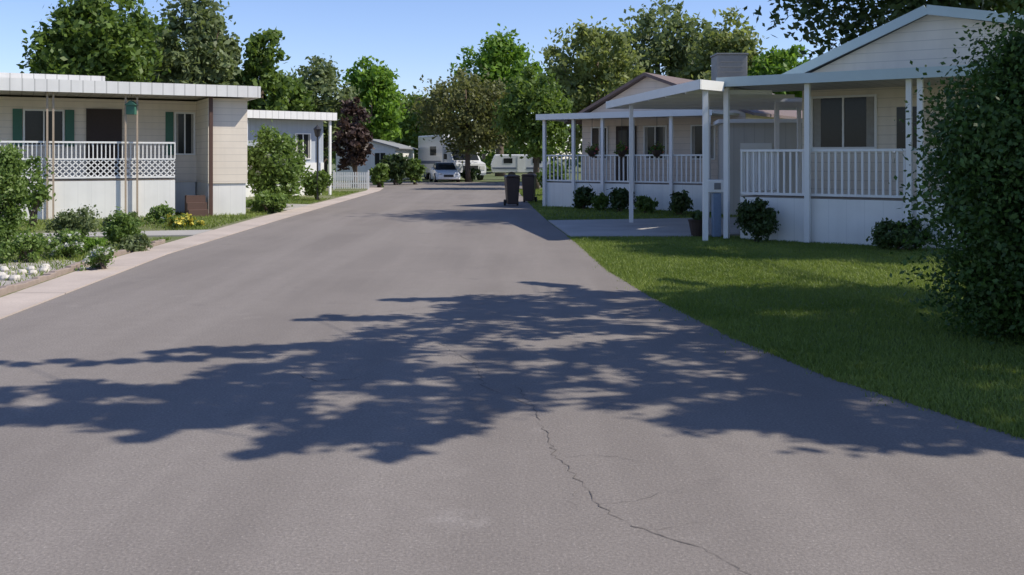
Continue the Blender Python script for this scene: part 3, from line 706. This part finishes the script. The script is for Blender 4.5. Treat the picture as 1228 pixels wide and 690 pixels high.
addc(80, lambda x,y_: x < -1.5, 4.9, 6.6, .11, .24)
addc(210, lambda x,y_: -1.5 <= x < 2, 4.9, 7.2, .17, .34)
addc(260, lambda x,y_: x >= 2, 4.9, 8.6, .22, .42)
addc(190, lambda x,y_: 1.9 <= x < 5.2, 5.2, 8.6, .22, .40)
for (ax,ay,bx_,by_) in ((-2.2,8.2,-4.3,7.95),(-1.8,8.7,-3.1,8.5),(-1.2,10.3,-2.2,10.1),(-.6,11.6,-1.5,11.5),(1.2,6.3,2.6,5.5),(2.2,6.0,3.2,5.6),(-1.0,6.1,-1.5,5.6),(-.3,6.2,-.7,5.6),(-1.8,6.3,-2.3,5.9),(-2.9,6.4,-3.4,6.1),(.8,12.6,.2,13.1),(2.5,12.9,2.1,13.5)):
    z = random.uniform(5,6)
    for k in range(9):
        t_ = k/8; C.append((ax+(bx_-ax)*t_+KX*z, ay+(by_-ay)*t_+KY*z+random.gauss(0,.07), z)); Rr.append(.17-.09*t_)
shade_strip = [(2.3,17.0),(1.9,20.2),(4.8,20.2),(7.0,17.6),(6.8,15.4),(4.4,16.2)]  # outline for unseen leaf clumps added to shade the lawn before the porch
k = 0
while k < 240:
    x, y_ = random.uniform(1.5,7), random.uniform(15,20.3)
    if not inside(shade_strip,x,y_): continue
    z = random.uniform(6.4,8.8); C.append((x+KX*z, y_+KY*z, z)); Rr.append(random.uniform(.3,.48)); k += 1
nC = len(C)
for i in range(60):
    C.append((random.uniform(5.75,7.8), random.uniform(10.4,11.6), random.uniform(3.45,4.3))); Rr.append(random.uniform(.15,.28))
t = empty('shade_tree', 'big leafy shade tree at the right whose crown overhangs the top right corner', 'tree', trunk_p)
m = MB(); m.tube([(0,0,-.05),(-.1,0,1.6),(-.3,-.1,3.2),(-.9,-.2,5.2),(-1.6,-.3,7)],[.36,.28,.24,.16,.06],12)
hubs = []
for i in range(16):
    c = Vector(C[random.randrange(nC)])-trunk_p; a = random.uniform(2.8,5.2); p0 = Vector((-.1-.12*a,-.03*a,a))
    if i == 15: c = Vector((-.8,8.5,7.6)); p0 = Vector((-.6,-.1,4.4))  # limb reaching out to the added shading clumps
    q = p0.lerp(c,.55)+Vector((0,0,.6)); m.tube([p0,p0.lerp(q,.5)+Vector((0,0,.15)),q,c],[.08,.05,.03,.008],6); hubs.append(q); hubs.append(c)
for c in C[::3]:
    c = Vector(c)-trunk_p; h_ = min(hubs, key=lambda v:(v-c).length); m.tube([h_,(h_+c)/2+Vector((0,0,.08)),c],[.012,.008,.004],4)
m.build('trunk', M['bark'], t, True)
leaf_mesh('crown', [tuple(Vector(c)-trunk_p) for c in C], Rr, 100, .075, M['f_shade'], t, .6)

# ---------------------------------------------------------------- light, world, camera
w = bpy.data.worlds.new('World'); S.world = w; w.use_nodes = True; nt = w.node_tree
bg = nt.nodes['Background']; sk = nt.nodes.new('ShaderNodeTexSky'); sk.sky_type = 'NISHITA'; sk.sun_disc = False
sk.sun_elevation = SUN_EL; sk.sun_rotation = SUN_AZ; sk.air_density = 1.1; sk.dust_density = .35; sk.ozone_density = 1.8; sk.altitude = 1300
tint = mixc(nt, 1.0, sk.outputs[0], (.95,.97,1.2), 'MULTIPLY')
nt.links.new(tint, bg.inputs[0]); bg.inputs[1].default_value = .14
sl = bpy.data.lights.new('sun', 'SUN'); sl.energy = 5; sl.angle = R(.53); sl.color = (1,.935,.82)
so = bpy.data.objects.new('sun', sl); COL.objects.link(so); so.rotation_euler = SD.to_track_quat('Z','Y').to_euler()
cam = bpy.data.cameras.new('camera'); cam.sensor_width = 36; cam.lens = 1150/1228*36; cam.shift_y = -155/1228; cam.clip_end = 5000; cam.clip_start = .05
co = bpy.data.objects.new('camera', cam); COL.objects.link(co); co.location = (0,0,1.7); co.rotation_euler = (R(90),0,0)
S.camera = co
S.view_settings.view_transform = 'Standard'; S.view_settings.look = 'None'; S.view_settings.exposure = 0
